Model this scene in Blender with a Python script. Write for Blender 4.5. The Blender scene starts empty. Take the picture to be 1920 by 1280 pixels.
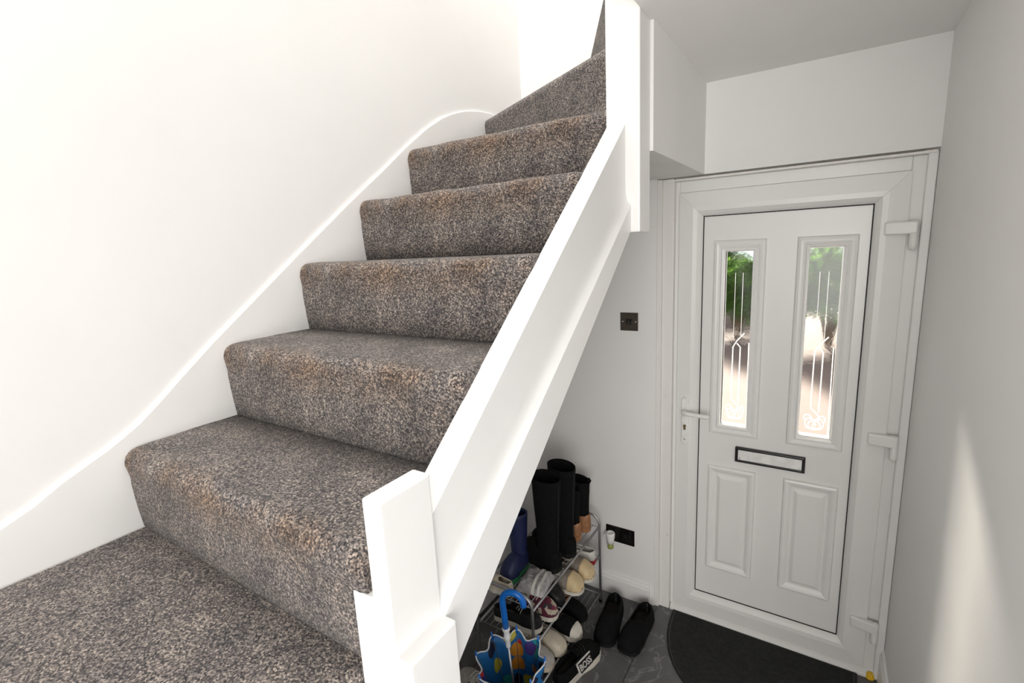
import bpy, bmesh, math, random
from math import sin, cos, pi, radians, sqrt
from mathutils import Vector, Matrix
random.seed(7)
scene = bpy.context.scene
col = scene.collection

# ------------------------------------------------------------------ camera
CAM = Vector((0.4573, -2.2459, 1.8394)); YAW, PITCH, ROLL, FPX = 33.1321, -10.8987, -2.8744, 911.06
a, b, c = map(radians, (YAW, PITCH, ROLL))
fw = Vector((-sin(a)*cos(b), cos(a)*cos(b), sin(b))); r0 = Vector((cos(a), sin(a), 0)); u0 = r0.cross(fw)
RT = cos(c)*r0 + sin(c)*u0; UP = -sin(c)*r0 + cos(c)*u0
cd = bpy.data.cameras.new('camera'); cam = bpy.data.objects.new('camera', cd); col.objects.link(cam)
cd.sensor_width = 36; cd.sensor_fit = 'HORIZONTAL'; cd.lens = FPX/1920*36; cd.clip_start = 0.01; cd.clip_end = 200
M = Matrix((RT, UP, -fw)).transposed().to_4x4(); M.translation = CAM; cam.matrix_world = M
scene.camera = cam

# ------------------------------------------------------------------ world, sun, lights, exposure
vs = scene.view_settings
vs.view_transform = 'Standard'; vs.look = 'None'; vs.gamma = 1.0; vs.use_curve_mapping = False; vs.exposure = 0.68
w = bpy.data.worlds.new('world'); scene.world = w; w.use_nodes = True
bg = w.node_tree.nodes['Background']; bg.inputs[0].default_value = (0.86, 0.93, 1.0, 1); bg.inputs[1].default_value = 1.0

def light(name, kind, loc, to, energy, color=(1, 1, 1), **kw):
    d = bpy.data.lights.new(name, kind); d.energy = energy; d.color = color
    for k, v in kw.items(): setattr(d, k, v)
    o = bpy.data.objects.new(name, d); col.objects.link(o); o.location = loc
    o.rotation_euler = (Vector(to)-Vector(loc)).to_track_quat('-Z', 'Y').to_euler()
    return o
light('sun_offscreen', 'SUN', (-.3, 6, 4), (-.3+.30*6, 0, 4-.5*6), 17.0, (1.0, .93, .8), angle=radians(5))
light('upstairs_daylight_offscreen', 'AREA', (-.45, -1.0, 4.86), (-.45, -1.0, 0), 34, (1.0, .98, .955), shape='RECTANGLE', size=.95, size_y=1.9)
light('window_back_offscreen', 'AREA', (1.15, -4.06, 1.6), (.45, 0, 1.0), 40, (1.0, .955, .905), shape='RECTANGLE', size=2.0, size_y=1.5)


# ------------------------------------------------------------------ helpers
def link(o, parent=None):
    col.objects.link(o)
    if parent: o.parent = parent
    return o
def obj(name, bm, mat, parent=None, smooth=False, bevel=0, seg=2, auto=None):
    me = bpy.data.meshes.new(name); bmesh.ops.recalc_face_normals(bm, faces=bm.faces)
    bm.to_mesh(me); bm.free()
    for m in (mat if isinstance(mat, (list, tuple)) else [mat]): me.materials.append(m)
    if smooth:
        for p in me.polygons: p.use_smooth = True
    o = bpy.data.objects.new(name, me); link(o, parent)
    if bevel:
        m = o.modifiers.new('bevel', 'BEVEL'); m.width = bevel; m.segments = seg; m.limit_method = 'ANGLE'; m.angle_limit = radians(35)
    return o
def tag(o, label=None, cat=None, group=None, kind=None):
    for k, v in (('label', label), ('category', cat), ('group', group), ('kind', kind)):
        if v: o[k] = v
    return o
def empty(name, loc=(0, 0, 0), rz=0, **kw):
    o = bpy.data.objects.new(name, None); o.empty_display_size = .05; link(o); o.location = loc; o.rotation_euler[2] = rz
    return tag(o, **kw)
def box(x0, x1, y0, y1, z0, z1, bm=None):
    bm = bm or bmesh.new()
    v = [bm.verts.new((x, y, z)) for z in (z0, z1) for y in (y0, y1) for x in (x0, x1)]
    for f in ((0, 1, 3, 2), (4, 6, 7, 5), (0, 4, 5, 1), (2, 3, 7, 6), (0, 2, 6, 4), (1, 5, 7, 3)): bm.faces.new([v[i] for i in f])
    return bm
def prism(poly, axis, d0, d1, bm=None):
    """poly: list of 2-D points in the plane across axis ('x': (y,z), 'y': (x,z), 'z': (x,y))"""
    bm = bm or bmesh.new()
    def P(p, d): return (d, p[0], p[1]) if axis == 'x' else (p[0], d, p[1]) if axis == 'y' else (p[0], p[1], d)
    A = [bm.verts.new(P(p, d0)) for p in poly]; B = [bm.verts.new(P(p, d1)) for p in poly]; n = len(poly)
    bm.faces.new(A); bm.faces.new(B[::-1])
    for i in range(n): bm.faces.new((A[i], B[i], B[(i+1) % n], A[(i+1) % n]))
    return bm
def tube(path, r, n=8, bm=None, closed=False, caps=True):
    bm = bm or bmesh.new(); path = [Vector(p) for p in path]; rings = []; N = len(path); prev = None
    for i, p in enumerate(path):
        t = (path[(i+1) % N]-path[i-1]) if closed else (path[min(i+1, N-1)]-path[max(i-1, 0)])
        t.normalize()
        if prev is None:
            q = Vector((0, 0, 1)) if abs(t.z) < .9 else Vector((1, 0, 0)); x = t.cross(q).normalized()
        else: x = (prev-t*prev.dot(t)).normalized()
        prev = x; y = t.cross(x); rr = r[i] if isinstance(r, (list, tuple)) else r
        rings.append([bm.verts.new(p+rr*(cos(2*pi*k/n)*x+sin(2*pi*k/n)*y)) for k in range(n)])
    for i in range(N if closed else N-1):
        A, B = rings[i], rings[(i+1) % N]
        for k in range(n): bm.faces.new((A[k], A[(k+1) % n], B[(k+1) % n], B[k]))
    if caps and not closed: bm.faces.new(rings[0]); bm.faces.new(rings[-1][::-1])
    return bm
def lathe(prof, n=20, bm=None, c=(0, 0, 0), cap=True):
    bm = bm or bmesh.new(); R = []
    for r, z in prof: R.append([bm.verts.new((c[0]+r*cos(2*pi*k/n), c[1]+r*sin(2*pi*k/n), c[2]+z)) for k in range(n)])
    for A, B in zip(R, R[1:]):
        for k in range(n): bm.faces.new((A[k], A[(k+1) % n], B[(k+1) % n], B[k]))
    if cap: bm.faces.new(R[0]); bm.faces.new(R[-1][::-1])
    return bm
def interp(t, xs, ys):
    for i in range(len(xs)-1):
        if t <= xs[i+1]:
            k = (t-xs[i])/(xs[i+1]-xs[i]); k = k*k*(3-2*k); return ys[i]+(ys[i+1]-ys[i])*k
    return ys[-1]

# ------------------------------------------------------------------ materials
class NT:
    def __init__(s, name):
        s.m = bpy.data.materials.new(name); s.m.use_nodes = True; s.t = s.m.node_tree; s.p = s.t.nodes['Principled BSDF']
        s.out = s.t.nodes['Material Output']
    def n(s, typ, **kw):
        o = s.t.nodes.new('ShaderNode'+typ)
        for k, v in kw.items(): setattr(o, k, v)
        return o
    def l(s, a, b): s.t.links.new(a, b)
    def co(s, scale=(1, 1, 1)):
        tc = s.n('TexCoord'); mp = s.n('Mapping'); mp.inputs['Scale'].default_value = scale; s.l(tc.outputs['Object'], mp.inputs[0]); return mp.outputs[0]
    def noise(s, scale, detail=3, rough=.5, co=None):
        t = s.n('TexNoise'); t.inputs['Scale'].default_value = scale; t.inputs['Detail'].default_value = detail; t.inputs['Roughness'].default_value = rough
        s.l(co or s.co(), t.inputs['Vector']); return t.outputs['Fac']
    def ramp(s, fac, stops):
        r = s.n('ValToRGB'); e = r.color_ramp.elements
        while len(e) < len(stops): e.new(.5)
        for el, (p, cc) in zip(e, stops): el.position = p; el.color = (*cc, 1) if len(cc) == 3 else cc
        s.l(fac, r.inputs[0]); return r.outputs[0]
    def mix(s, fac, A, B, mode='MIX'):
        m = s.n('MixRGB', blend_type=mode)
        for i, v in ((0, fac), (1, A), (2, B)):
            if isinstance(v, (int, float)): m.inputs[i].default_value = v
            elif isinstance(v, tuple): m.inputs[i].default_value = (*v, 1)
            else: s.l(v, m.inputs[i])
        return m.outputs[0]
    def bump(s, h, strength=.3, dist=.002):
        b = s.n('Bump'); b.inputs['Strength'].default_value = strength; b.inputs['Distance'].default_value = dist
        s.l(h, b.inputs['Height']); s.l(b.outputs[0], s.p.inputs['Normal'])
    def set(s, **kw):
        for k, v in kw.items(): s.p.inputs[k].default_value = v
        return s
def plain(name, colr, rough=.5, var=.12, scale=25, bump=0, bscale=200, metal=0, **kw):
    t = NT(name); lo = tuple(x*(1-var) for x in colr); hi = tuple(min(1, x*(1+var)) for x in colr)
    t.l(t.ramp(t.noise(scale), [(.3, lo), (.7, hi)]), t.p.inputs['Base Color'])
    t.set(Roughness=rough, Metallic=metal, **kw)
    if bump: t.bump(t.noise(bscale, 4), bump, .002)
    return t.m
WALL = plain('white_wall_paint', (.87, .86, .845), .75, .015, 3, .12, 90)
CEIL = plain('white_ceiling_paint', (.90, .89, .87), .8, .015, 3, .08, 60)
GLOSSW = plain('white_gloss_paint', (.88, .87, .855), .32, .015, 6, .12, 45)
UPVC = plain('white_upvc', (.86, .85, .83), .3, .01, 4)
def chipped():
    t = NT('chipped_white_paint'); n = t.noise(60, 6, .7)
    t.l(t.ramp(n, [(.66, (.86, .84, .81)), (.69, (.35, .24, .16)), (.8, (.2, .15, .11))]), t.p.inputs['Base Color'])
    t.set(Roughness=.45); t.bump(t.noise(35, 4), .25, .004); return t.m
CHIP = chipped()
def carpet(wear=True):
    t = NT('speckled_grey_carpet'); co = t.co()
    v = t.n('TexVoronoi'); v.inputs['Scale'].default_value = 330; t.l(co, v.inputs['Vector'])
    sp = t.n('SeparateColor'); t.l(v.outputs['Color'], sp.inputs[0])
    fine = t.noise(260, 2, .6, co)
    a_ = t.n('Math', operation='ADD'); t.l(sp.outputs[0], a_.inputs[0]); t.l(fine, a_.inputs[1])
    h_ = t.n('Math', operation='MULTIPLY'); t.l(a_.outputs[0], h_.inputs[0]); h_.inputs[1].default_value = .5
    c1 = t.ramp(h_.outputs[0], [(.22, (.030, .028, .030)), (.45, (.115, .105, .105)), (.62, (.25, .222, .205)), (.8, (.54, .475, .415))])
    patch = t.ramp(t.noise(9, 3, .6, co), [(.3, (.62, .62, .64)), (.7, (1.15, 1.1, 1.05))])
    c2 = t.mix(1, c1, patch, 'MULTIPLY')
    if wear:   # trodden brown dirt on the nosings
        tc = t.n('TexCoord'); sx = t.n('SeparateXYZ'); t.l(tc.outputs['Object'], sx.inputs[0])
        g = t.ramp(sx.outputs[1], [(0, (1, 1, 1)), (.05, (0, 0, 0))])   # object origin = nosing edge
        mk = t.ramp(t.noise(6, 3, .6, co), [(.42, (0, 0, 0)), (.62, (1, 1, 1))])
        z_ = t.n('MapRange'); t.l(sx.outputs[2], z_.inputs[0]); z_.inputs[1].default_value = -.11; z_.inputs[2].default_value = -.02
        f1 = t.mix(1, g, mk, 'MULTIPLY'); f2 = t.mix(1, f1, z_.outputs[0], 'MULTIPLY'); f3 = t.mix(1, f2, (.75, .75, .75), 'MULTIPLY')
        c2 = t.mix(f3, c2, t.mix(1, c2, (1.0, .72, .48), 'MULTIPLY'))
    t.l(c2, t.p.inputs['Base Color']); t.set(Roughness=.95); t.p.inputs['Specular IOR Level'].default_value = .1
    t.p.inputs['Sheen Weight'].default_value = .15
    t.bump(h_.outputs[0], 1.0, .006); return t.m
CARPET = carpet()
def tile_mat():
    t = NT('grey_slate_tile'); co = t.co()
    base = t.ramp(t.noise(5, 5, .6, co), [(.3, (.075, .075, .078)), (.7, (.13, .13, .13))])
    wv = t.n('TexNoise'); wv.inputs['Scale'].default_value = 4.5; wv.inputs['Detail'].default_value = 6; wv.inputs['Distortion'].default_value = .8; t.l(co, wv.inputs['Vector'])
    vein = t.ramp(wv.outputs['Fac'], [(.488, (0, 0, 0)), (.5, (1, 1, 1)), (.512, (0, 0, 0))])
    t.l(t.mix(t.mix(1, vein, (.35, .35, .35), 'MULTIPLY'), base, (.42, .41, .40)), t.p.inputs['Base Color'])
    t.set(Roughness=.4); t.bump(t.noise(30, 4, .6, co), .12, .003); return t.m
TILE = tile_mat(); GROUT = plain('dark_grout', (.06, .058, .055), .9)
def glass():
    t = NT('textured_door_glass'); gl = t.n('BsdfRefraction'); gl.inputs['Roughness'].default_value = .035; gl.inputs['IOR'].default_value = 1.06
    tr = t.n('BsdfTransparent'); mx = t.n('MixShader'); mx.inputs[0].default_value = .55
    gs = t.n('BsdfGlossy'); gs.inputs['Roughness'].default_value = .1; m2 = t.n('MixShader'); m2.inputs[0].default_value = .025
    b_ = t.n('Bump'); b_.inputs['Strength'].default_value = .5; b_.inputs['Distance'].default_value = .004; t.l(t.noise(70, 2), b_.inputs['Height']); t.l(b_.outputs[0], gl.inputs['Normal'])
    t.l(tr.outputs[0], mx.inputs[1]); t.l(gl.outputs[0], mx.inputs[2]); t.l(mx.outputs[0], m2.inputs[1]); t.l(gs.outputs[0], m2.inputs[2])
    t.l(m2.outputs[0], t.out.inputs[0]); return t.m
GLASS = glass()
def etch():
    t = NT('white_etched_glass'); d = t.n('BsdfTranslucent'); d.inputs[0].default_value = (.95, .95, .93, 1); e = t.n('BsdfDiffuse'); e.inputs[0].default_value = (.9, .9, .88, 1)
    m = t.n('MixShader'); m.inputs[0].default_value = .35; t.l(d.outputs[0], m.inputs[1]); t.l(e.outputs[0], m.inputs[2]); t.l(m.outputs[0], t.out.inputs[0]); return t.m
ETCH = etch()
METAL = plain('grey_rack_metal', (.42, .42, .43), .38, .1, 30, metal=.85)
BLACKP = plain('black_plastic', (.012, .011, .011), .25)
BRONZE = plain('bronze_switch_metal', (.115, .095, .08), .32, .1, 40, metal=.7)
NICKEL = plain('black_nickel_metal', (.02, .018, .018), .12, .2, 20, metal=.6)
SILVER = plain('screw_silver', (.75, .73, .7), .25, metal=1)
BRASS = plain('lock_brass', (.22, .15, .07), .4, metal=.7)
SEAL = plain('black_rubber_seal', (.02, .018, .017), .8)
WPL = plain('white_plastic', (.86, .85, .83), .35)
MATM = plain('black_ribbed_mat', (.018, .018, .018), .85, .3, 60, .5, 300)
YEL = plain('yellow_plastic', (.85, .52, .02), .4)

# ------------------------------------------------------------------ setting
XW, XS = -.940, -.93          # left wall, string face
CZ = 2.445                    # hall ceiling
def struct(name, bm, mat, label, **kw): return tag(obj(name, bm, mat, **kw), label, None, None, 'structure')
struct('wall_left', box(XW-.12, XW, -4.2, .25, -.05, 4.9), WALL, 'white plaster wall beside the carpeted stairs')
bm = box(XW, -.185, -.05, .07, -.05, 2.1); box(-.185, .75, -.045, .07, 2.098, CZ+.01, bm)
struct('wall_front', bm, WALL, 'white front wall around and above the entrance door')
struct('wall_upper', box(XW, 2.2, .1, .22, 2.1, 4.9), WALL, 'white upper wall at the turn of the stairs')
struct('wall_right', box(.75, .87, -1.62, .12, -.05, CZ+.01), WALL, 'white side wall right of the entrance door')
bm = box(.87, 2.8, -1.62, -1.5, -.05, CZ+.01); struct('wall_side_room', bm, WALL, 'white wall of the adjoining room')
bm = box(2.7, 2.8, -4.2, -1.62, -.05, .75); box(2.7, 2.8, -4.2, -1.62, 2.3, CZ+.01, bm); box(2.7, 2.8, -4.2, -3.6, .75, 2.3, bm); box(2.7, 2.8, -1.9, -1.62, .75, 2.3, bm)
struct('wall_window_side', bm, WALL, 'white wall with a wide window in the adjoining room')
bm = box(XW, .15, -4.2, -4.08, -.05, 4.9); box(2.15, 2.8, -4.2, -4.08, -.05, 4.9, bm); box(.15, 2.15, -4.2, -4.08, -.05, .85, bm); box(.15, 2.15, -4.2, -4.08, 2.35, 4.9, bm)
struct('wall_back', bm, WALL, 'white wall behind the stairs landing')
struct('ceiling', box(-.0005, 2.8, -4.2, -.04, CZ, 2.845), CEIL, 'low white hall ceiling over the entrance')
bm = bmesh.new()
for q in ((XW-.1, 2.8, -.02, .22), (XW-.1, 2.8, -4.2, -2.0), (.06, 2.8, -2.0, -.02), (XW-.1, XW, -2.0, -.02)): box(*q, 4.9, 5.0, bm)
struct('ceiling_upper', bm, CEIL, 'white upstairs ceiling with a roof light opening')
struct('wall_upper_right', box(2.2, 2.3, -4.2, .2, 2.845, 4.9), WALL, 'white upstairs wall')
# stair bulkhead box beside the upper newel
bm = box(-.9, .008, -.752, -.045, 2.098, 2.2); box(-.095, .008, -.752, -.045, 2.2, CZ+.02, bm)
struct('trim_1', bm, WALL, 'white boxed-in underside of the stair winders over the door')
# floor of separate slate tiles
fl = struct('floor', box(XW, 2.8, -4.2, .02, -.06, -.004), GROUT, 'grey slate tiled hall floor')
tm = None
for i in range(-3, 10):
    for j in range(0, 7):
        x0 = -.17+.3*i; y1 = -.02-.6*j-(.3 if i % 2 else 0)+.0
        x1 = x0+.3; y0 = y1-.6
        x0 = max(x0, XW+.02); x1 = min(x1, 2.69)
        for (ya, yb) in (((y0, y1),) if not (i % 2 and j == 0) else ((y0, y1), (y1, -.02))):
            if x1-x0 < .05 or ya < -4.1: continue
            bmt = box(-(x1-x0)/2+.0015, (x1-x0)/2-.0015, -(yb-ya)/2+.0015, (yb-ya)/2-.0015, -.012, 0)
            o = obj('tile', bmt, TILE, fl, bevel=.0012, seg=1); o.location = ((x0+x1)/2, (ya+yb)/2, random.uniform(-.0004, .0003))
# skirtings
def skirting(name, poly, axis, d0, d1, label): return struct(name, prism(poly, axis, d0, d1), GLOSSW, label, bevel=.0015)
sk = [(-.05, 0), (-.07, 0), (-.07, .088), (-.066, .094), (-.066, .1), (-.061, .11), (-.05, .113)]
skirting('baseboard_front', sk, 'x', XW, -.207, 'white moulded skirting board left of the entrance door')
skirting('baseboard_right', [(.75, 0), (.735, 0), (.735, .125), (.739, .133), (.741, .145), (.75, .15)], 'y', -1.62, .0, 'white moulded skirting board on the right wall')
# strips around the door
struct('trim_2', box(-.185, -.165, -.046, .0, 0, 2.095), CHIP, 'chipped white painted strip left of the door frame', bevel=.002)
struct('trim_3', box(-.165, -.116, -.034, .02, 0, 2.095), CHIP, 'white painted lining left of the door frame', bevel=.003)
bm = box(.722, .749, -.03, .02, .0, 2.09); struct('trim_4', bm, GLOSSW, 'narrow white strip between the door frame and right wall', bevel=.004)
bm = box(-.116, .745, -.036, .02, 2.082, 2.0905); struct('trim_5', bm, CHIP, 'white strip along the top of the door frame', bevel=.002)

# ------------------------------------------------------------------ front door
door = empty('door_1', (.3, 0, 0), label='white panelled front door with two narrow glazed panes and letter plate', cat='door', kind='structure')
DP = Vector((.3, 0, 0))
def dpart(name, bm, mat, parent=door, **kw):
    bmesh.ops.translate(bm, verts=bm.verts, vec=-DP); return obj(name, bm, mat, parent, **kw)
GL = [(.093, .2015), (.396, .505)]; GZ = (1.012, 1.781); W_, ZB, ZT = .588, .1315, 1.9315
# outer frame
for q in ((-.116, -.098, 0, 2.082), (.684, .724, 0, 2.082), (-.098, .684, 2.034, 2.082)):
    dpart('frame_member', box(q[0], q[1], -.006, .06, q[2], q[3]), UPVC, bevel=.003)
dpart('threshold', prism([(.05, 0), (-.035, 0), (-.035, .012), (-.01, .026), (.05, .026)], 'x', -.112, .724), UPVC, bevel=.002)
# sash: four mitred members with sloped inner edge
X0, X1, Z0, Z1 = -.097, .686, .03, 2.033
def sash(o0, o1, i0, i1):
    bm = bmesh.new(); prof = [(0, .03), (0, -.019), (.06, -.024), (.078, -.022), (.09, -.012), (1, .0), (1, .03)]
    A = [bm.verts.new((o0[0]+(i0[0]-o0[0])*(p if p == 1 else p/.1), d, o0[1]+(i0[1]-o0[1])*(p if p == 1 else p/.1))) for p, d in prof]
    B = [bm.verts.new((o1[0]+(i1[0]-o1[0])*(p if p == 1 else p/.1), d, o1[1]+(i1[1]-o1[1])*(p if p == 1 else p/.1))) for p, d in prof]
    n = len(A)
    for i in range(n): bm.faces.new((A[i], B[i], B[(i+1) % n], A[(i+1) % n]))
    bm.faces.new(A); bm.faces.new(B[::-1]); return bm
O = [(X0, Z0), (X1, Z0), (X1, Z1), (X0, Z1)]; I = [(0, ZB), (W_, ZB), (W_, ZT), (0, ZT)]
for k in range(4): dpart('sash_member', sash(O[k], O[(k+1) % 4], I[k], I[(k+1) % 4]), UPVC, bevel=.0015)
# black seal line around the slab
g = .0035; bm = bmesh.new()
for q in ((0, W_, ZB, ZB+g), (0, W_, ZT-g, ZT), (0, g, ZB, ZT), (W_-g, W_, ZB, ZT)): box(q[0], q[1], -.0015, .02, q[2], q[3], bm)
dpart('rubber_seal', bm, SEAL)
# slab
bm = bmesh.new(); xs = [g, GL[0][0], GL[0][1], GL[1][0], GL[1][1], W_-g]; zs = [ZB+g, GZ[0], GZ[1], ZT-g]
for i in range(5):
    for j in range(3):
        if j == 1 and i in (1, 3): continue
        box(xs[i], xs[i+1], .002, .04, zs[j], zs[j+1], bm)
bmesh.ops.remove_doubles(bm, verts=bm.verts, dist=1e-5)
dpart('door_panel', bm, UPVC)
def rings(x0, x1, z0, z1, prof, fill):
    bm = bmesh.new(); R = []
    for d, h in prof: R.append([bm.verts.new(p) for p in ((x0+d, .002-h, z0+d), (x1-d, .002-h, z0+d), (x1-d, .002-h, z1-d), (x0+d, .002-h, z1-d))])
    for A, B in zip(R, R[1:]):
        for k in range(4): bm.faces.new((A[k], A[(k+1) % 4], B[(k+1) % 4], B[k]))
    if fill: bm.faces.new(R[-1])
    return bm
MX = [(.045, .2462), (.353, .5524)]
for x0, x1 in MX:
    gi = GL[0] if x0 < .2 else GL[1]
    dx = gi[0]-x0
    dpart('glazing_bead', rings(x0, x1, .9643, 1.8267, [(0, 0), (.004, .010), (.014, .013), (.022, .012), (.03, .008), (.034, .014), (dx-.004, .013), (dx, .006), (dx, -.02)], False), UPVC, bevel=.001, seg=1)
    dpart('panel_moulding', rings(x0, x1, .2786, .809, [(0, 0), (.004, .010), (.012, .013), (.022, .010), (.034, .002), (.042, .002), (.056, .011), (.06, .0115)], True), UPVC, bevel=.001, seg=1)
for x0, x1 in GL:
    pane = dpart('glass_pane', box(x0-.003, x1+.003, .014, .0145, GZ[0]-.003, GZ[1]+.003), GLASS)
    bm = bmesh.new(); Wp, Hp = x1-x0, GZ[1]-GZ[0]
    def q(u, v): return (x0+u*Wp, .0125, GZ[0]+v*Hp)
    def strip(pts, r=.0026):
        tube([q(*p) for p in pts], r, 6, bm)
    strip([(.76, .545), (.5, .5), (.36, .463), (.35, .158), (.6, .12), (.66, .10)])
    strip([(.5, .485), (.63, .463), (.62, .135)])
    strip([(.93, .49), (.95, .0)], .0022); strip([(.02, .006), (.98, .006)], .0022)
    el = lambda cu, cv, ru, rv, a0=0, a1=2*pi, n=24: [(cu+ru*cos(a0+(a1-a0)*i/n), cv+rv*sin(a0+(a1-a0)*i/n)) for i in range(n+1)]
    strip(el(.5, .062, .2, .025)); strip(el(.36, .07, .16, .03)); strip(el(.64, .07, .16, .03))
    strip(el(.27, .1, .12, .018, -.5, 4.0)); strip(el(.73, .098, .12, .018, pi+.5, -1.0)); strip([(.43, .055), (.5, .075), (.5, .05), (.57, .068)], .002)
    dpart('etched_motif', bm, ETCH, None).parent = pane
    bm = bmesh.new()
    def q(u, v): return (x0+u*Wp, .0127, GZ[0]+v*Hp)
    for u in (.36, .63): tube([q(u, .52), q(u, .88)], .0011, 5, bm)
    o = dpart('faint_etched_line', bm, ETCH, None); o.parent = pane
# letter plate
bm = bmesh.new(); prof = [(0, .0), (0, .012), (.003, .015), (.011, .015), (.0125, .010)]
lp = dpart('letter_plate', rings(.160, .430, .848, .918, prof, False), BLACKP, bevel=.002)
dpart('letter_flap', box(.172, .418, -.010, .0, .860, .906), WPL, None, bevel=.001).parent = lp
for x in (.180, .410):
    o = dpart('screw', lathe([(.003, 0), (.003, .0015), (.002, .002)], 10), SILVER, None); o.parent = lp; o.rotation_euler[0] = pi/2; o.location = (x-.3+.3, -.010, .868); o.location = (x-.3, -.0102, .868); 
    for v in o.data.vertices: v.co += DP
# handle with back plate
bm = bmesh.new(); n = 12; hx = -.055
pl = [(hx+.0155*cos(pi*i/n), 1.112+.0155*sin(pi*i/n)) for i in range(n+1)]+[(hx-.0155*cos(pi*i/n), .912-.0155*sin(pi*i/n)) for i in range(n+1)]
hp = dpart('handle_plate', prism(pl, 'y', -.034, -.02), WPL, bevel=.004, smooth=False)
bm = tube([(hx, -.030, 1.062), (hx, -.062, 1.062), (hx+.004, -.07, 1.062), (hx+.02, -.074, 1.063), (hx+.06, -.075, 1.062), (hx+.1, -.074, 1.06), (hx+.114, -.073, 1.0595)], [.011, .0105, .0105, .010, .009, .0105, .009], 12)
dpart('lever', bm, WPL, None, smooth=True).parent = hp
bm = prism([(hx+.0068*cos(a_), .99+.0068*sin(a_)) for a_ in [radians(-50+280*i/14) for i in range(15)]]+[(hx-.0045, .972), (hx+.0045, .972)], 'y', -.0375, -.03); dpart('keyhole', bm, BRASS, None).parent = hp
bm = lathe([(.003, 0), (.003, .002)], 10); o = dpart('screw', bm, SILVER, None); o.parent = hp
for v in o.data.vertices: p = v.co+DP; v.co = Vector((hx+p.x, -.034-p.z, .925+p.y))-DP
# hinges
for xh, zh in ((.62, 1.84), (.628, 1.05), (.628, .245)):
    bm = box(xh, xh+.092, -.052, -.02, zh-.0225, zh+.0225)
    for v in bm.verts:
        if v.co.x < xh+.001 and v.co.y < -.03: v.co.y += .012
    hg = dpart('hinge', bm, UPVC, bevel=.006, seg=3)
    kn = dpart('hinge_knuckle', lathe([(.004, -.078), (.011, -.072), (.0125, -.06), (.0125, .024)], 16, c=(xh+.083, -.038, zh)), UPVC, None, smooth=True); kn.parent = hg

# ------------------------------------------------------------------ staircase
st = empty('staircase', (-.5, -1.5, 1.2), label='grey carpeted staircase with white painted strings and newel posts', cat='staircase')
SP = Vector((-.5, -1.5, 1.2))
def spart(name, bm, mat, parent=st, **kw):
    bmesh.ops.translate(bm, verts=bm.verts, vec=-SP); return obj(name, bm, mat, parent, **kw)
ZL, RI, GO, Y1 = 1.2085, .2045, .2625, -1.836
XI = -.098
def step_profile(zb, zt, yf, yb, ov=.012, rn=.030):
    """(y,z) relative to nosing front/top; riser foot -> nosing -> tread back"""
    h = zt-zb; P = []
    P += [(yb-yf, -.03), (ov+.05, -.032), (ov+.05, -h), (ov+.004, -h-.0), (ov-.001, -h*.75), (ov-.004, -h*.5), (ov*.5, -h*.33)]
    P += [(rn-rn*cos(t), -rn*1.15+rn*1.15*sin(t)) for t in [radians(-25), 0, radians(18), radians(36), radians(54), radians(72), radians(90)]]
    P += [(rn+.03, .0015), ((yb-yf)*.55, .0), (yb-yf, -.001)]
    return P
def make_step(name, zb, zt, yf, yb, x0, x1, n=60):
    """n cross-sections in x with a slightly uneven, rounded-off end"""
    bm = bmesh.new(); P = step_profile(zb, zt, yf, yb); R = []; xm = (x0+x1)/2
    for i in range(n+1):
        t = i/n; x = x0+(x1-x0)*t; e = min(x-x0, x1-x); k = max(0, 1-e/.018); k = k*k*.012
        wob = .0016*sin(x*17+zt*9)+.0012*sin(x*41+zt*31)
        ring = []
        for (y, z) in P:
            nose = max(0, 1-(abs(y)+abs(z))/.12)
            ring.append(bm.verts.new((x-xm, y+(k+wob)*nose, z-(k*.8-wob)*nose)))
        R.append(ring)
    m = len(P)
    for A, B in zip(R, R[1:]):
        for j in range(m): bm.faces.new((A[j], B[j], B[(j+1) % m], A[(j+1) % m]))
    bm.faces.new(R[0]); bm.faces.new(R[-1][::-1])
    o = obj(name, bm, CARPET, st, smooth=True); o.location = Vector((xm, yf, zt))-SP
    for p in o.data.polygons:
        if len(p.vertices) > 4: p.use_smooth = False
    return o
for k in range(1, 6):
    zb = ZL+RI*(k-1); yf = Y1+GO*(k-1)-.010
    make_step('carpeted_step', zb, zb+RI, yf, yf+GO+.04 if k < 5 else -.30, XS-.004, (-.088 if k == 1 else XI+.003))
# landing
bm = box(XS-.004, -.1195, -3.4, Y1+.02, ZL-.2, ZL)
o = spart('carpeted_landing', bm, carpet(False), bevel=.015)
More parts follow.
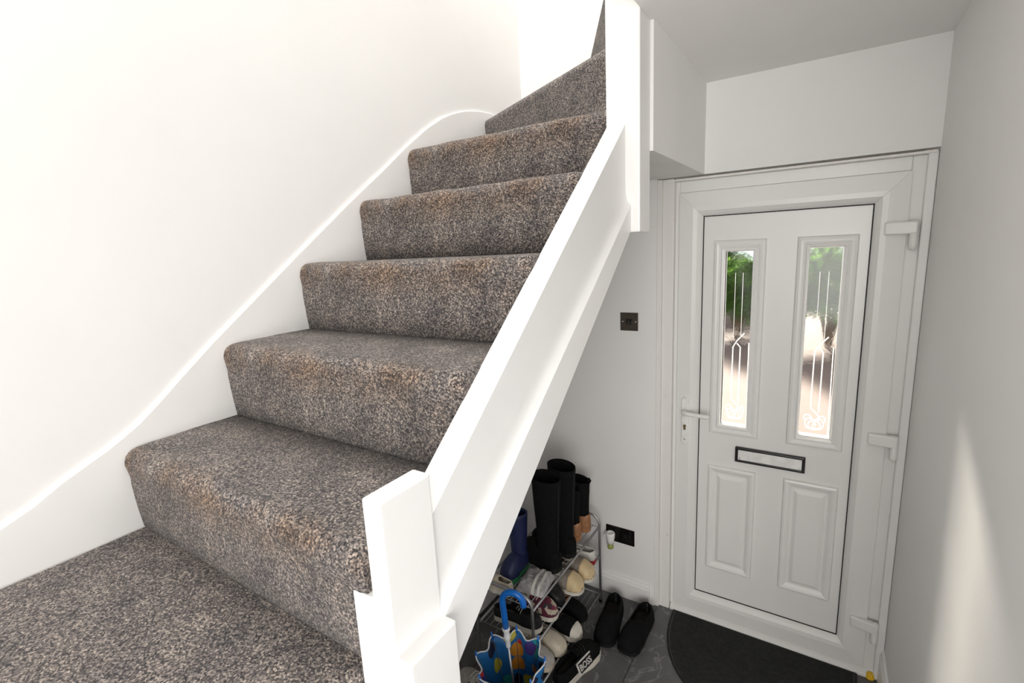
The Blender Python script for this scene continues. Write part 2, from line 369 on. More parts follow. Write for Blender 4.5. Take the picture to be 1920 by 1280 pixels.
# winders: wedge prisms around the upper newel
def winder(z0, z1, p_in, p_out, back):
    """nosing line p_in -> p_out, tread polygon back"""
    d = (Vector(p_out)-Vector(p_in)); L = d.length; d.normalize(); nrm = Vector((d.y, -d.x))
    bm = bmesh.new(); poly = [p_in, p_out]+back
    o0 = Vector(p_in); R = []
    rn = .03; prof = [(.010, -(z1-z0)), (.008, -(z1-z0)*.5), (.004, -.07)]+[(rn-rn*cos(t), -rn+rn*sin(t)) for t in [radians(q) for q in (-20, 0, 22, 45, 68, 90)]]+[(.06, 0)]
    sgn = 1 if (Vector(back[0])-o0).dot(nrm) > 0 else -1
    for i in range(31):
        base = o0+d*(L*i/30)
        R.append([bm.verts.new((base.x+nrm.x*sgn*y, base.y+nrm.y*sgn*y, z1+z)) for y, z in prof])
    for A, B in zip(R, R[1:]):
        for j in range(len(prof)-1): bm.faces.new((A[j], B[j], B[j+1], A[j+1]))
    vs_ = [bm.verts.new((p[0], p[1], z1-.001)) for p in (tuple(o0+nrm*sgn*.03), tuple(Vector(p_out)+nrm*sgn*.03), *back)]
    bm.faces.new(vs_)
    vb = [bm.verts.new((p[0], p[1], z0+.0)) for p in (tuple(o0+nrm*sgn*.03), tuple(Vector(p_out)+nrm*sgn*.03), *back)]
    bm.faces.new(vb[::-1])
    for i in range(1, len(vs_)): 
        j = (i+1) % len(vs_)
        bm.faces.new((vs_[i], vs_[j], vb[j], vb[i]))
    bmesh.ops.translate(bm, verts=bm.verts, vec=-Vector((p_in[0], p_in[1], z1)))
    o = obj('carpeted_winder_step', bm, carpet(False), st, smooth=True); o.location = Vector((p_in[0], p_in[1], z1))-SP
    m = o.modifiers.new('e', 'EDGE_SPLIT'); m.split_angle = radians(50)
Z6 = ZL+RI*6; Z7 = ZL+RI*7; Z8 = ZL+RI*8
winder(Z6-RI, Z6, (-.098, -.735), (XS-.004, -.258), [(XS-.004, .098), (-.098, .098)])
winder(Z7-RI, Z7, (-.115, -.755), (-.575, .098), [(-.098, .098)])
winder(Z8-RI, Z8, (-.10, -.75), (-.10, .098), [(.01, .098), (.01, -.75)])
# wall string: swept board on the left wall
top = [(-3.4, 1.305), (-2.3, 1.305), (-2.15, 1.312), (-2.063, 1.330), (-2.011, 1.352), (-1.962, 1.381), (-1.907, 1.407), (-1.87, 1.424), (-1.836, 1.443), (-1.799, 1.466), (-1.746, 1.508), (-1.69, 1.556), (-1.598, 1.632), (-1.309, 1.855), (-1.105, 2.010), (-.919, 2.145), (-.798, 2.237), (-.668, 2.327), (-.6, 2.366), (-.563, 2.386), (-.51, 2.409), (-.452, 2.429), (-.39, 2.447), (-.333, 2.457), (-.27, 2.466), (-.2, 2.470), (.095, 2.472)]
bot = [(.095, 2.2), (-.8, 1.95), (-1.836, 1.1), (-3.4, 1.1)]
spart('wall_string', prism(top+bot, 'x', XW-.005, XS), GLOSSW, bevel=.004)
# outer string: sloping board with a cove and lower rail
XO = -.043
def tl(y): return 2.165+.82*(y+.845)         # top edge
def lt(y): return 1.958+.757*(y+.827)        # top of lower rail
def lb(y): return 1.872+.822*(y+.837)        # underside
ya, yb = -1.742, -.80
bm = bmesh.new(); R = []
for i in range(25):
    y = ya+(yb-ya)*i/24
    sec = [(-.098, lb(y)), (-.098, tl(y)-.003), (-.095, tl(y)), (XO-.003, tl(y)), (XO, tl(y)-.003), (XO, lt(y)+.045), (XO+.002, lt(y)+.025), (XO+.006, lt(y)+.010), (XO+.014, lt(y)+.001), (XO+.016, lt(y)-.003), (XO+.016, lb(y)+.006), (XO+.010, lb(y))]
    R.append([bm.verts.new((x, y, z)) for x, z in sec])
m = len(R[0])
for A, B in zip(R, R[1:]):
    for j in range(m): bm.faces.new((A[j], B[j], B[(j+1) % m], A[(j+1) % m]))
bm.faces.new(R[0]); bm.faces.new(R[-1][::-1])
o = spart('outer_string', bm, GLOSSW, smooth=True); mm = o.modifiers.new('e', 'EDGE_SPLIT'); mm.split_angle = radians(32)
# upper newel
spart('newel_post', box(-.100, -.001, -.845, -.752, 1.866, 3.6), GLOSSW, bevel=.004)
# lower newel: block with the upper part cut back to a slice
ny0, ny1 = -1.842, -1.738
bm = prism([(-.117, 0), (-.006, 0), (-.006, 1.262), (-.036, 1.262), (-.036, 1.507), (-.072, 1.507), (-.072, 1.345), (-.117, 1.345)], 'y', ny0, ny1)
lnp = spart('newel_post', bm, CHIP if False else GLOSSW, bevel=.004, seg=3)
# underside lining of the flight and side panel under the landing
bm = bmesh.new()
def sl(y): return lb(y)+.02
bm = prism([(-1.74, sl(-1.74)), (-.76, sl(-.76)), (-.76, sl(-.76)+.02), (-1.74, sl(-1.74)+.02)], 'x', XW, XI); spart('soffit_board', bm, WALL)
spart('landing_side_panel', box(-.117, -.09, -3.4, ny0, 0, ZL-.03), WALL)

# ------------------------------------------------------------------ light switch, socket, plug-in freshener
sw = empty('light_switch', (-.311, -.05, 1.4715), label='square bronze double light switch on the front wall', cat='light switch')
swp = obj('plate', box(-.043, .043, -.005, 0, -.043, .043), BRONZE, sw, bevel=.0015)
for x in (-.014, .001): obj('rocker', prism([(-.009, .013), (-.0055, .013), (-.0085, -.013), (-.003, -.013), (-.003, .013)][:1]+[(-.006, .013), (-.0095, -.013), (-.003, -.013), (-.003, .013)], 'x', x, x+.0135), BLACKP, sw, bevel=.0005)
for x in (-.031, .031):
    bm = lathe([(.0038, 0), (.0038, .001), (.0025, .0018)], 12); bmesh.ops.rotate(bm, verts=bm.verts, matrix=Matrix.Rotation(pi/2, 3, 'X')); bmesh.ops.translate(bm, verts=bm.verts, vec=(x, -.005, 0)); obj('screw', bm, SILVER, swp)
so = empty('wall_socket', (-.364, -.05, .3475), label='black shiny double wall socket above the skirting board', cat='socket')
obj('plate', box(-.0765, .0765, -.006, 0, -.043, .043), NICKEL, so, bevel=.0015)
for x in (-.038, .038): obj('socket_insert', box(x-.021, x+.021, -.0075, -.005, -.03, .014), BLACKP, so, bevel=.002)
for x in (-.02, .056): obj('rocker', box(x-.006, x+.006, -.010, -.005, .019, .034), BLACKP, so, bevel=.001)
for x in (-.045, .03): obj('trim_screw', box(x-.002, x+.002, -.008, -.005, -.002, .002), SILVER, so)
af = empty('air_freshener', (-.402, -.058, .33), label='white plug-in air freshener with green refill in the socket', cat='air freshener')
obj('housing', lathe([(.018, -.028), (.0195, -.01), (.023, .012), (.0235, .026), (.021, .031), (.016, .031), (.015, .028)], 20, c=(0, -.034, .012)), WPL, af, smooth=True)
obj('plug_body', prism([(-.02+.02*cos(t*pi/8), .012+.018*sin(t*pi/8)) for t in range(16)], 'y', -.03, .0), WPL, af, bevel=.003)
GREENL = plain('green_refill_liquid', (.45, .5, .12), .1); GREENL.node_tree.nodes['Principled BSDF'].inputs['Transmission Weight'].default_value = .3
obj('refill_bottle', lathe([(.010, -.048), (.0155, -.044), (.0165, -.034), (.014, -.024), (.009, -.016)], 16, c=(0, -.034, .0)), GREENL, af, smooth=True)

# ------------------------------------------------------------------ doormat and yellow piece
mt = empty('doormat', (.287, -.03, 0), label='black half-round ribbed doormat in front of the door', cat='doormat')
def se(t, A, B): 
    cx, sx = cos(t), sin(t); e = 2/2.35
    return (A*math.copysign(abs(cx)**e, cx), -B*abs(sx)**e)
pts = [se(pi*i/48, .382, .475) for i in range(49)]
obj('rubber_backing', prism(pts, 'z', 0.0, .005), BLACKP, mt, bevel=.0015)
obj('edge_border', tube([(x*.985, y*.985-.002, .0055) for x, y in pts], .0035, 6, closed=True), MATM, mt, smooth=True)
bm = bmesh.new()
yy = -.014
while yy > -.455:
    xx = .382*(1-(abs(yy)/.475)**2.35)**(1/2.35)-.016
    if xx > .03: tube([(-xx, yy, .0055), (xx, yy, .0055)], .003, 5, bm)
    yy -= .0085
tag(obj('rib_pile', bm, MATM, mt), kind='stuff')
yp = empty('plastic_stopper', (.712, -.028, 0), label='small bright yellow plastic stopper at the foot of the door hinge side', cat='stopper')
obj('stopper_body', lathe([(.010, 0), (.014, .004), (.0145, .014), (.012, .022), (.007, .026)], 14), YEL, yp, smooth=True)
obj('stopper_rim', lathe([(.0145, .0), (.0165, .002), (.0165, .006), (.0142, .008)], 14), YEL, yp, smooth=True)

# ------------------------------------------------------------------ shoe rack
RX0, RX1, RY0, RY1 = -.71, -.435, -.831, -.155; TIERS = (.432, .268, .05)
rk = empty('shoe_rack', ((RX0+RX1)/2, (RY0+RY1)/2, 0), label='grey tubular metal shoe rack under the stairs', cat='shoe rack')
KP = Vector(rk.location)
def rpart(name, bm, mat=METAL, **kw):
    bmesh.ops.translate(bm, verts=bm.verts, vec=-KP); return obj(name, bm, mat, rk, smooth=True, **kw)
for y in (RY0, RY1):
    rr = .05; zt = .492; path = [(RX1, y, .012), (RX1, y, zt-rr)]+[(RX1-rr+rr*cos(t), y, zt-rr+rr*sin(t)) for t in [radians(q) for q in (18, 36, 54, 72, 90)]]
    path += [(RX0+rr-rr*cos(t), y, zt-rr+rr*sin(t)) for t in [radians(q) for q in (90, 72, 54, 36, 18)]]+[(RX0, y, zt-rr), (RX0, y, .012)]
    rpart('end_frame', tube(path, .0065, 10))
    for x in (RX0, RX1): rpart('foot', lathe([(.009, 0), (.009, .016), (.0075, .02)], 10, c=(x, y, 0)), BLACKP)
for z in TIERS:
    for x in (RX0, RX1): rpart('rail', tube([(x, RY0, z), (x, RY1, z)], .0055, 8))
    for y in (RY0+.012, RY0+(RY1-RY0)*.36, RY0+(RY1-RY0)*.68, RY1-.012): rpart('cross_wire', tube([(RX0, y, z+.004), (RX1, y, z+.004)], .002, 6))
    for i in range(1, 10): x = RX0+(RX1-RX0)*i/10; rpart('shelf_wire', tube([(x, RY0+.012, z+.0065), (x, RY1-.012, z+.0065)], .0016, 5))
SH = [z+.0085 for z in TIERS]

# ------------------------------------------------------------------ footwear
def fabric(name, colr, rough=.8, **kw): return plain(name, colr, rough, .2, 40, .25, 400, **kw)
K = dict(black=fabric('black_suede', (.007, .007, .0075), .9), blackl=plain('black_leather', (.010, .010, .011), .45, .2, 30, .1, 150), tan=plain('tan_leather', (.36, .17, .075), .5, .15, 30),
         cream=plain('cream_leather', (.62, .55, .44), .5, .1, 20), caps=plain('cream_rubber_toe', (.68, .52, .30), .45, .12, 25), white=plain('white_leather', (.68, .66, .62), .45, .06, 20), red=fabric('red_fabric', (.42, .012, .02)),
         grey=fabric('grey_beige_canvas', (.30, .26, .22)), lgrey=fabric('light_grey_leather', (.42, .39, .36), .6), navy=plain('navy_rubber', (.012, .018, .075), .5, .15, 20), green=plain('green_rubber', (.02, .16, .06), .5), sole_w=plain('white_rubber_sole', (.70, .66, .58), .6, .08, 20),
         sole_b=plain('black_rubber_sole', (.012, .012, .012), .7), beige=plain('beige_sole', (.42, .34, .25), .7), lin=fabric('dark_lining', (.03, .027, .025)))
def floral():
    t = NT('floral_fabric'); co = t.co(); v = t.n('TexVoronoi'); v.inputs['Scale'].default_value = 55; t.l(co, v.inputs['Vector']); s_ = t.n('SeparateColor'); t.l(v.outputs['Color'], s_.inputs[0])
    t.l(t.ramp(s_.outputs[0], [(.0, (.10, .012, .03)), (.3, (.45, .38, .30)), (.5, (.18, .02, .05)), (.68, (.5, .45, .36)), (.85, (.04, .03, .04))]), t.p.inputs['Base Color']); t.p.inputs['Roughness'].default_value = .8
    for n_ in t.t.nodes:
        if n_.type == 'VALTORGB': n_.color_ramp.interpolation = 'CONSTANT'
    return t.m
K['floral'] = floral()
for k_ in ('black', 'blackl', 'lin', 'sole_b'): K[k_].node_tree.nodes['Principled BSDF'].inputs['Specular IOR Level'].default_value = .12 if k_ != 'blackl' else .3
TW = [0, .005, .025, .08, .25, .45, .7, .85, .94, .985, 1]; WW = [0, .3, .52, .68, .74, .76, 1, .96, .74, .42, 0]
WR = [0, .42, .64, .82, .88, .88, 1, .99, .84, .52, 0]; ROUND = [False]
def hw(t, Wd): return max(.0015, interp(t, TW, WR if ROUND[0] else WW)*Wd/2)
def outline(L, Wd, n=28, s=1.0):
    ts = [(1-cos(pi*i/n))/2 for i in range(n+1)]
    return [((t-.5)*L*s, -hw(t, Wd)*s+.004*sin(t*pi)) for t in ts]+[((t-.5)*L*s, hw(t, Wd)*s+.004*sin(t*pi)) for t in ts[::-1][1:-1]]
def shoe(name, label, cat, x, y, z, rz, L=.26, Wd=.092, sole=.02, up='black', so='sole_b', Hc=.06, Hi=.065, Ht=.042, op=(.03, .55), cap=None, capt=.80, lace=None, group=None, tongue=None, heel=0, tilt=None, extra=None, collar=None):
    e = empty(name, (x, y, z), rz, label=label, cat=cat, group=group)
    if tilt: e.rotation_euler = (tilt[0], tilt[1], rz)
    ol = outline(L, Wd)
    obj('sole', prism(ol, 'z', 0, sole), K[so], e, bevel=min(.004, sole*.3), smooth=False)
    def hh(t): return interp(t, [0, .18, .42, .58, .75, .9, 1], [Hc*.78, Hc*.95, (Hc+Hi)*.5, Hi, (Hi+Ht)*.52, Ht*.85, Ht*.3])
    def shell(t0, t1, off=0, open_=True, n=30, m=9):
        bm = bmesh.new()
        for s_ in (-1, 1):
            G = []
            for i in range(n+1):
                t = t0+(t1-t0)*((1-cos(pi*i/n))/2); w_ = hw(t, Wd)*.97+off; h = hh(t)+off; am = pi/2
                if open_ and op[0] < t < op[1]:
                    k = (t-op[0])/(op[1]-op[0]); bmp = min(1, 1.6*sin(pi*k)**.6); am = pi/2*(1-.42*bmp)
                row = []
                for j in range(m+1):
                    aa = am*j/m; row.append(bm.verts.new(((t-.5)*L, s_*w_*cos(aa)**.62 + .004*sin(t*pi), sole*.8+h*sin(aa)**.85)))
                G.append(row)
            for i in range(n):
                for j in range(m):
                    f = [G[i][j], G[i+1][j], G[i+1][j+1], G[i][j+1]]
                    bm.faces.new(f if s_ > 0 else f[::-1])
        bmesh.ops.remove_doubles(bm, verts=bm.verts, dist=.0009); return bm
    u = obj('upper', shell(0.001, .999), K[up], e, smooth=True); md = u.modifiers.new('s', 'SOLIDIFY'); md.thickness = .004; md.offset = -1
    obj('insole', prism(outline(L, Wd, 20, .9), 'z', sole*.8, sole+.004), K['lin'] if not collar else K[collar], e)
    if cap:
        o = obj('toe_cap', shell(capt, .9995, .0016, False, 12), K[cap], u, smooth=True); md = o.modifiers.new('s', 'SOLIDIFY'); md.thickness = .002
    if tongue:
        bm = bmesh.new(); rows = []
        for i in range(7):
            t = op[1]+.04-.2*i/6; zz = sole*.8+hh(t)+.004+.018*(i/6)**2; ww = .02+.008*i/6
            rows.append([bm.verts.new(((t-.5)*L, ww*k_, zz-abs(k_)*.006)) for k_ in (-1, -.5, 0, .5, 1)])
        for A, B in zip(rows, rows[1:]):
            for k_ in range(4): bm.faces.new((A[k_], A[k_+1], B[k_+1], B[k_]))
        o = obj('tongue', bm, K[tongue], u, smooth=True); md = o.modifiers.new('s', 'SOLIDIFY'); md.thickness = .004
    if lace:
        for i in range(4):
            t = op[1]-.12+.055*i; zz = sole*.8+hh(t)+.006; ww = hw(t, Wd)*.55
            obj('lace', tube([((t-.5)*L, -ww, zz-.012), ((t-.5)*L+.004, -ww*.4, zz), ((t-.5)*L+.006, ww*.4, zz+.001), ((t-.5)*L+.012, ww, zz-.010)], .0022, 6), K[lace], u, smooth=True)
    if heel: obj('heel', prism([p for p in outline(L*.26, Wd*.72)], 'z', -heel, 0), K[so], e)
    return e
def shaft(e, L, Wd, sole, z0, z1, m, cx=.23, lean=0, top=(1.0, 1.0), solid=.004, seam=True, name='shaft', ank=.9):
    bm = bmesh.new(); R = []; n = 24; N = 14
    for i in range(N+1):
        k = i/N; A = (.215*L)*(1+(ank-1)*sin(pi*min(1, k*1.6))*.6) ; ax = A*(1+(top[0]-1)*k); ay = Wd*.40*(1+(top[1]-1)*k)
        X = (cx-.5)*L+lean*k; Z = z0+(z1-z0)*k
        R.append([bm.verts.new((X+ax*cos(2*pi*j/n), ay*sin(2*pi*j/n), Z+(.006*cos(2*pi*j/n) if i == N else 0))) for j in range(n)])
    for P_, Q_ in zip(R, R[1:]):
        for j in range(n): bm.faces.new((P_[j], P_[(j+1) % n], Q_[(j+1) % n], Q_[j]))
    o = obj(name, bm, m, e, smooth=True); md = o.modifiers.new('s', 'SOLIDIFY'); md.thickness = solid; md.offset = -1
    return o
PAIR = 'shoes stored on the metal rack'
# tall black boots
for i, (x, y, lab) in enumerate(((-.566, -.545, 'tall black knee boot on top of the rack, next to the navy wellington'), (-.555, -.42, 'tall black knee boot on top of the rack, next to the tan-heeled ankle boots'))):
    L, Wd = .25, .10
    e = shoe('knee_boot', lab, 'boot', x, y, SH[0], radians(166), L, Wd, .022, 'black', 'sole_b', .10, .085, .05, op=(.02, .5), group='tall black boots on the rack')
    shaft(e, L, Wd, .02, .075, .43, K['black'], cx=.25, lean=.0, top=(1.28, 1.42), ank=.88)
    obj('pull_seam', tube([((.03-.5)*L-.0, 0, .08), ((.02-.5)*L-.004, 0, .25), ((-.0-.5)*L-.008, 0, .42)], .002, 6), K['blackl'], e)
# ankle boots with tan heel counter
for i, (x, y, lab) in enumerate(((-.588, -.302, 'black ankle boot with tan heel, beside the tall boots'), (-.578, -.212, 'black ankle boot with tan heel and pull tab, beside the front wall'))):
    L, Wd = .25, .088
    e = shoe('ankle_boot', lab, 'boot', x, y, SH[0], radians(172), L, Wd, .025, 'tan', 'tan', .09, .08, .048, op=(.02, .48), group='ankle boots on the rack')
    shaft(e, L, Wd, .02, .085, .265, K['black'], cx=.24, top=(1.1, 1.25), ank=.95)
    obj('pull_tab', tube([((.02-.5)*L-.002, 0, .25), ((.0-.5)*L-.010, 0, .275), ((.02-.5)*L-.006, 0, .285), ((.04-.5)*L, 0, .26)], .004, 6), K['black'], e, smooth=True)
# navy wellington
e = shoe('wellington_boot', 'navy wellington boot with green sole beside the tall black boots', 'boot', -.612, -.676, SH[0], radians(-94), .165, .08, .022, 'navy', 'green', .09, .085, .055, op=(.02, .5))
shaft(e, .165, .08, .02, .07, .275, K['navy'], cx=.27, top=(1.35, 1.35), ank=.95)
# cream shoe at the near end of the top tier
shoe('cream_shoe', 'cream shoe with thick pale sole at the end of the top tier', 'shoe', -.605, -.795, SH[0], radians(178), .11, .056, .022, 'cream', 'sole_w', .05, .05, .035, group=PAIR)
# floral shoes, top tier near end
for x, y, z, rz, lab in ((-.52, -.66, SH[1], 0.1, 'floral red and cream canvas shoe on the middle tier'),):
    shoe('floral_shoe', lab, 'shoe', x, y, z, rz, .20, .085, .02, 'floral', 'sole_w', .06, .062, .045, op=(.03, .5), lace='white', tongue='floral')
shoe('collared_shoe', 'black shoe with cream sole lying before the floral shoe', 'shoe', -.555, -.757, SH[1], .12, .22, .08, .022, 'blackl', 'sole_w', .05, .055, .04, lace='lgrey', tongue='black', collar='lgrey', group=PAIR)
shoe('dress_shoe', 'plain black shoe between the floral and tan-toed shoes', 'shoe', -.56, -.555, SH[1], -.05, .25, .085, .018, 'blackl', 'sole_b', .06, .06, .04, lace='lin', group=PAIR)
for x, y, lab in ((-.515, -.46, 'grey canvas shoe with tan rubber toe, next to the plain black shoe'), (-.505, -.355, 'grey canvas shoe with tan rubber toe, next to the red and white trainer')):
    shoe('canvas_shoe', lab, 'shoe', x, y, SH[1], .06, .25, .098, .02, 'grey', 'sole_w', .055, .062, .056, cap='caps', capt=.74, lace='cream', tongue='grey', group='tan-toed canvas shoes')
shoe('trainer', 'red and white trainer by the front wall on the middle tier', 'shoe', -.545, -.245, SH[1], pi+.1, .24, .088, .024, 'white', 'red', .062, .065, .045, cap='white', lace='red', tongue='red', group=PAIR)
# bottom tier
shoe('slip_on_loafer', 'cream slip-on loafer on the bottom tier beside the umbrella', 'shoe', -.545, -.70, SH[2], .08, .24, .092, .022, 'lgrey', 'cream', .045, .055, .04, op=(.03, .6), collar='lgrey', group='cream loafers on the bottom tier')
shoe('slip_on_loafer', 'cream slip-on loafer on the bottom tier beside the white-toed shoe', 'shoe', -.535, -.60, SH[2], .05, .24, .092, .022, 'cream', 'cream', .045, .055, .04, op=(.03, .6), group='cream loafers on the bottom tier')
shoe('capped_shoe', 'black shoe with white rubber toe on the bottom tier', 'shoe', -.52, -.485, SH[2], -.05, .26, .092, .024, 'black', 'sole_w', .055, .06, .045, cap='sole_w', capt=.86, lace='lin', group=PAIR)
shoe('dark_trainer', 'plain black trainer on the bottom tier by the rear post', 'shoe', -.545, -.37, SH[2], .0, .26, .09, .022, 'black', 'sole_b', .06, .06, .042, lace='tan', group=PAIR)
e = shoe('striped_trainer', 'light grey trainer with black side stripes on the floor beside the rack', 'shoe', -.66, -.91, 0.0, radians(172), .27, .095, .026, 'lgrey', 'sole_w', .062, .066, .045, lace='white', tongue='lgrey')
for i in range(3): obj('stripe', tube([(-.045+.026*i, .0455, .03), (-.032+.026*i, .0425, .055), (-.022+.026*i, .033, .074)], .0045, 6), K['black'], e, smooth=True)
shoe('black_shoe', 'black shoe with beige sole on the middle tier end', 'shoe', -.60, -.79+.0, SH[1]+.085, radians(172), .2, .07, .012, 'blackl', 'beige', .035, .04, .03, group=PAIR) if False else None
# clear packet
def packet():
    t = NT('clear_plastic_packet'); t.set(Roughness=.15); t.p.inputs['Base Color'].default_value = (.75, .74, .74, 1); t.p.inputs['Alpha'].default_value = .55
    v = t.ramp(t.noise(40, 4, .6), [(.35, (.35, .33, .34)), (.6, (.72, .70, .70))]); t.l(v, t.p.inputs['Base Color']); t.bump(t.noise(60, 3), .8, .006); return t.m
pk = empty('plastic_packet', (-.50, -.69, SH[0]+.001), radians(6), label='crumpled clear plastic packet with pale bands on the top tier', cat='packet')
bm = bmesh.new(); bmesh.ops.create_grid(bm, x_segments=24, y_segments=18, size=1)
low = bmesh.ops.duplicate(bm, geom=bm.verts[:]+bm.edges[:]+bm.faces[:]); lv = [g_ for g_ in low['geom'] if isinstance(g_, bmesh.types.BMVert)]; ls = set(lv)
for v in bm.verts:
    x_, y_ = v.co.x, v.co.y; k = max(0, 1-x_**4)*max(0, 1-y_**4); f = .038*k**.6
    cr = .004*sin(9*x_+5*y_)*k+.003*sin(17*y_-8*x_)*k
    v.co = Vector((x_*.062, y_*.072, (f+cr) if v not in ls else 0.0))
obj('wrap', bm, packet(), pk, smooth=True)
for i in range(2):
    bm = bmesh.new(); R = []
    for k in range(15):
        y_ = -1+2*k/14; kk = max(0, 1-y_**4); x_ = .25+.4*i; kx = max(0, 1-x_**4)
        z_ = .040*(kk*kx)**.6+.001+.004*sin(9*x_+5*y_)*kk*kx
        R.append([bm.verts.new((x_*.062+d_, y_*.072, z_+.003)) for d_ in (-.006, .006)])
    for A, B in zip(R, R[1:]): bm.faces.new((A[0], A[1], B[1], B[0]))
    o = obj('paper_band', bm, K['white'], pk); md = o.modifiers.new('s', 'SOLIDIFY'); md.thickness = .001

# floor footwear
def lettering(e, txt, size, mat, Mx):
    cu = bpy.data.curves.new('txt', 'FONT'); cu.body = txt; cu.size = size; cu.extrude = .0006; cu.align_x = 'CENTER'; cu.align_y = 'CENTER'; cu.resolution_u = 3; cu.offset = .0006
    o = bpy.data.objects.new('tmp', cu); col.objects.link(o); bpy.context.view_layer.update()
    me = bpy.data.meshes.new_from_object(o.evaluated_get(bpy.context.evaluated_depsgraph_get())); bpy.data.objects.remove(o); me.transform(Mx); me.materials.clear(); me.materials.append(mat)
    t = bpy.data.objects.new('lettering', me); link(t, e); return t
bsh = shoe('running_shoe', 'black trainer with BOSS tag on its side and white sole edge, on the floor', 'shoe', -.362, -.595, 0, radians(78), .29, .10, .032, 'black', 'sole_w', .072, .072, .05, lace='lin', tongue='black', collar='lin')
tagm = plain('tag_black', (.008, .008, .008), .5)
Mx = Matrix.Translation((.0, -.0445, .062)) @ Matrix.Rotation(radians(62), 4, 'X')
bm = box(-.042, .042, -.020, .020, -.003, .0008); bm.transform(Mx); obj('side_tag', bm, tagm, bsh)
bm = bmesh.new(); 
for q_ in ((-.050, -.043, -.022, .026), (-.050, .046, .020, .026)): box(q_[0], q_[1], q_[2], q_[3], -.003, .0016, bm)
bm.transform(Mx); obj('tag_outline', bm, K['white'], bsh)
lettering(bsh, 'BOSS', .034, K['white'], Mx @ Matrix.Translation((0, -.002, .0012)))
shoe('running_shoe', 'black trainer beside the BOSS-tagged one, close to the rack foot', 'shoe', -.375, -.905, 0, radians(82), .28, .095, .03, 'black', 'sole_b', .07, .07, .05, lace='lgrey', tongue='black')
ROUND[0] = True
for x, y, rz, lab in ((-.335, -.285, radians(-82), 'black fleecy slip-on shoe on the tiles, next to the rack'), (-.203, -.275, radians(-93), 'black fleecy slip-on shoe on the tiles, next to the doormat')):
    e = shoe('slip_on_shoe', lab, 'shoe', x, y, 0, rz, .29, .108, .018, 'black', 'sole_b', .078, .078, .062, op=(.02, .60), group='black slip-on shoes')

# ------------------------------------------------------------------ umbrella
def umb_mat():
    t = NT('patterned_umbrella_fabric'); co = t.co(); v = t.n('TexVoronoi'); v.inputs['Scale'].default_value = 17; t.l(co, v.inputs['Vector'])
    s_ = t.n('SeparateColor'); t.l(v.outputs['Color'], s_.inputs[0])
    pal = t.ramp(s_.outputs[0], [(0, (.55, .20, .01)), (.2, (.45, .02, .03)), (.36, (.02, .3, .28)), (.5, (.5, .42, .03)), (.64, (.01, .012, .03)), (.8, (.06, .03, .18)), (.9, (.55, .22, .02))])
    for n_ in t.t.nodes:
        if n_.type == 'VALTORGB': n_.color_ramp.interpolation = 'CONSTANT'
    mk = t.ramp(v.outputs['Distance'], [(.42, (1, 1, 1)), (.46, (0, 0, 0))])
    t.l(t.mix(mk, (.01, .13, .36), pal), t.p.inputs['Base Color']); t.set(Roughness=.55); return t.m
ub = empty('umbrella', (-.345, -1.07, 0), label="blue child's umbrella with crook handle and colourful pattern, leaning by the rack", cat='umbrella')
ub.rotation_euler = (radians(3), radians(-3), radians(20))
NB = 8; ns = 64; bm = bmesh.new(); R = []; NZ = 16
def cano(k, th):
    fold = .5+.5*cos(NB*th); rad = .012+(.108*k**.8)*(.80+.20*fold); zz = .05+.43*k+(.016*(fold-.5))*k**3
    return rad*cos(th), rad*sin(th), zz
for i in range(NZ+1): R.append([bm.verts.new(cano(i/NZ, 2*pi*j/ns+.12*sin(3*i/NZ))) for j in range(ns)])
for A, B in zip(R, R[1:]):
    for j in range(ns): bm.faces.new((A[j], A[(j+1) % ns], B[(j+1) % ns], B[j]))
cnp = o = obj('canopy', bm, umb_mat(), ub, smooth=True); md = o.modifiers.new('s', 'SOLIDIFY'); md.thickness = .0012
UBL = plain('blue_handle_plastic', (.005, .14, .55), .3, .08); UW = plain('white_trim', (.75, .76, .78), .5)
obj('canopy_trim', tube([cano(1, 2*pi*j/ns+.12*sin(3)) for j in range(ns)], .0026, 6, closed=True), UW, cnp, smooth=True)
for j in range(NB):
    th = 2*pi*j/NB+.12*sin(3); x_, y_, z_ = cano(1, th)
    obj('rib_tip', tube([(x_*.97, y_*.97, z_-.012), (x_, y_, z_+.016)], [.0045, .003], 8), UBL, cnp, smooth=True)
    obj('rib', tube([(.006*cos(th), .006*sin(th), .07), (x_*.93, y_*.93, z_-.01)], .0014, 5), METAL, ub)
obj('shaft', tube([(0, 0, .0), (0, 0, .60)], .004, 10), METAL, ub, smooth=True)
obj('ferrule', lathe([(.003, 0), (.006, .004), (.007, .05), (.011, .06)], 12), UW, ub, smooth=True)
obj('handle_collar', lathe([(.0075, .535), (.0085, .54), (.0085, .565), (.012, .57), (.012, .578), (.010, .58), (.010, .598), (.013, .602), (.013, .61), (.009, .613)], 14), UW, ub, smooth=True)
hr = .036; ca = radians(-5)
path = [(0, 0, .605), (0, 0, .66), (0, 0, .715)]+[(hr-hr*cos(t), 0, .715+hr*1.05*sin(t)) for t in [radians(q_) for q_ in range(15, 196, 15)]]
path = [(p[0]*cos(ca), p[0]*sin(ca), p[2]) for p in path]
obj('crook_handle', tube(path, .0105, 14), UBL, ub, smooth=True)

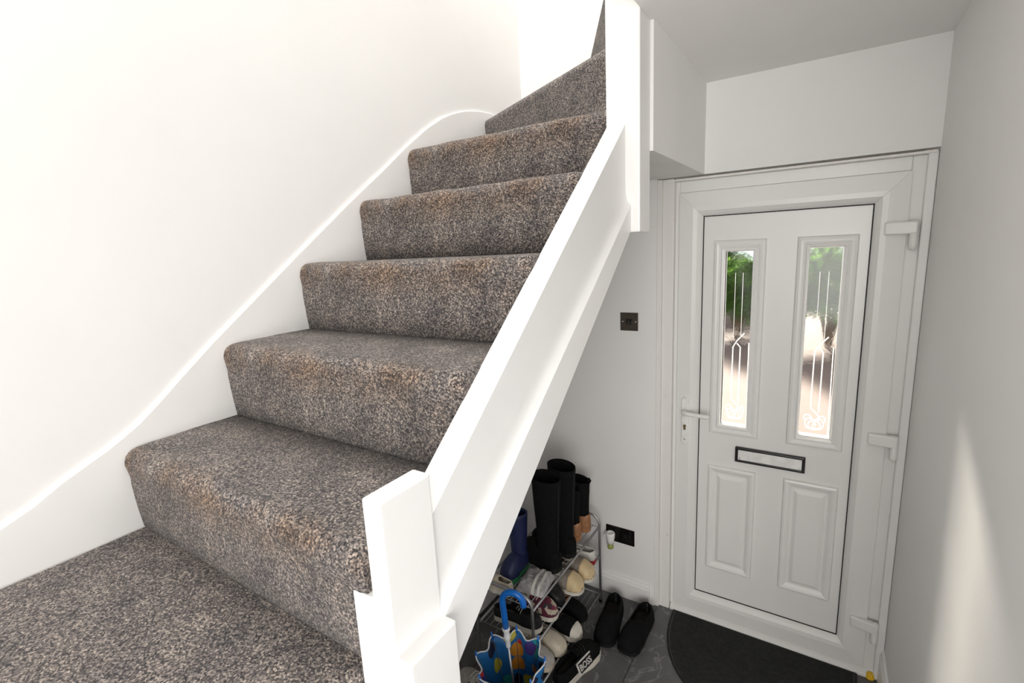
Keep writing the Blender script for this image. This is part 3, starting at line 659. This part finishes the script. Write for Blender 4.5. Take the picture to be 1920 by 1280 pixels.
# ------------------------------------------------------------------ outside the door
struct('ground_outside', box(-12, 14, .12, 30, -.2, -.12), plain('pinkish_paving', (.095, .060, .048), .9, .15, 4, .3, 20), 'pinkish brown paved drive beyond the door')
LEAF = plain('bush_leaf_green', (.10, .20, .03), .7, .45, 3); LEAF.node_tree.nodes['Principled BSDF'].inputs['Specular IOR Level'].default_value = .12
_t = LEAF.node_tree; _tl = _t.nodes.new('ShaderNodeBsdfTranslucent'); _mx = _t.nodes.new('ShaderNodeMixShader'); _mx.inputs[0].default_value = .45; _pb = _t.nodes['Principled BSDF']
_t.links.new(_pb.inputs['Base Color'].links[0].from_socket, _tl.inputs[0]); _t.links.new(_pb.outputs[0], _mx.inputs[1]); _t.links.new(_tl.outputs[0], _mx.inputs[2]); _t.links.new(_mx.outputs[0], _t.nodes['Material Output'].inputs[0])
BARK = plain('bush_bark', (.12, .08, .05), .9)
def bush(x, y, rx, rz_, n, label):
    e = empty('garden_bush', (x, y, -.12), label=label, cat='bush', group='bushes beyond the front door')
    bm = bmesh.new()
    for _ in range(n):
        th = random.uniform(0, 2*pi); ph = math.acos(random.uniform(-.55, 1)); rr = random.uniform(.72, 1.05)*(1+.18*sin(3*th+2*ph)+.15*sin(5*ph+th*2))
        p = Vector((rx*rr*sin(ph)*cos(th), rx*.9*rr*sin(ph)*sin(th), rz_*(.62+.5*rr*cos(ph))))
        d = Vector((random.gauss(0, 1), random.gauss(0, 1), random.gauss(0, .6))).normalized(); s_ = random.uniform(.07, .14); q_ = d.cross(Vector((0, .3, 1))).normalized()*s_*.4
        bm.faces.new([bm.verts.new(v) for v in (p-d*s_, p+q_, p+d*s_, p-q_)])
    tag(obj('foliage', bm, LEAF, e), kind='stuff')
    for k in range(4):
        th = k*1.7; obj('branch', tube([(0, 0, 0), (.1*cos(th), .1*sin(th), rz_*.3), (rx*.5*cos(th), rx*.5*sin(th), rz_*.8)], [.05, .035, .012], 6), BARK, e)
bush(-1.0, 8.3, .5, 1.25, 3500, 'rounded green bush beyond the left door pane')
bush(.55, 7.6, .72, 1.5, 4200, 'wide green bush beyond the right door pane')
bush(-2.6, 12.5, 1.3, 1.7, 4000, 'distant green bush behind the others on the left side')
bush(2.6, 13.5, 1.4, 1.8, 4000, 'distant green bush behind the others on the right side')
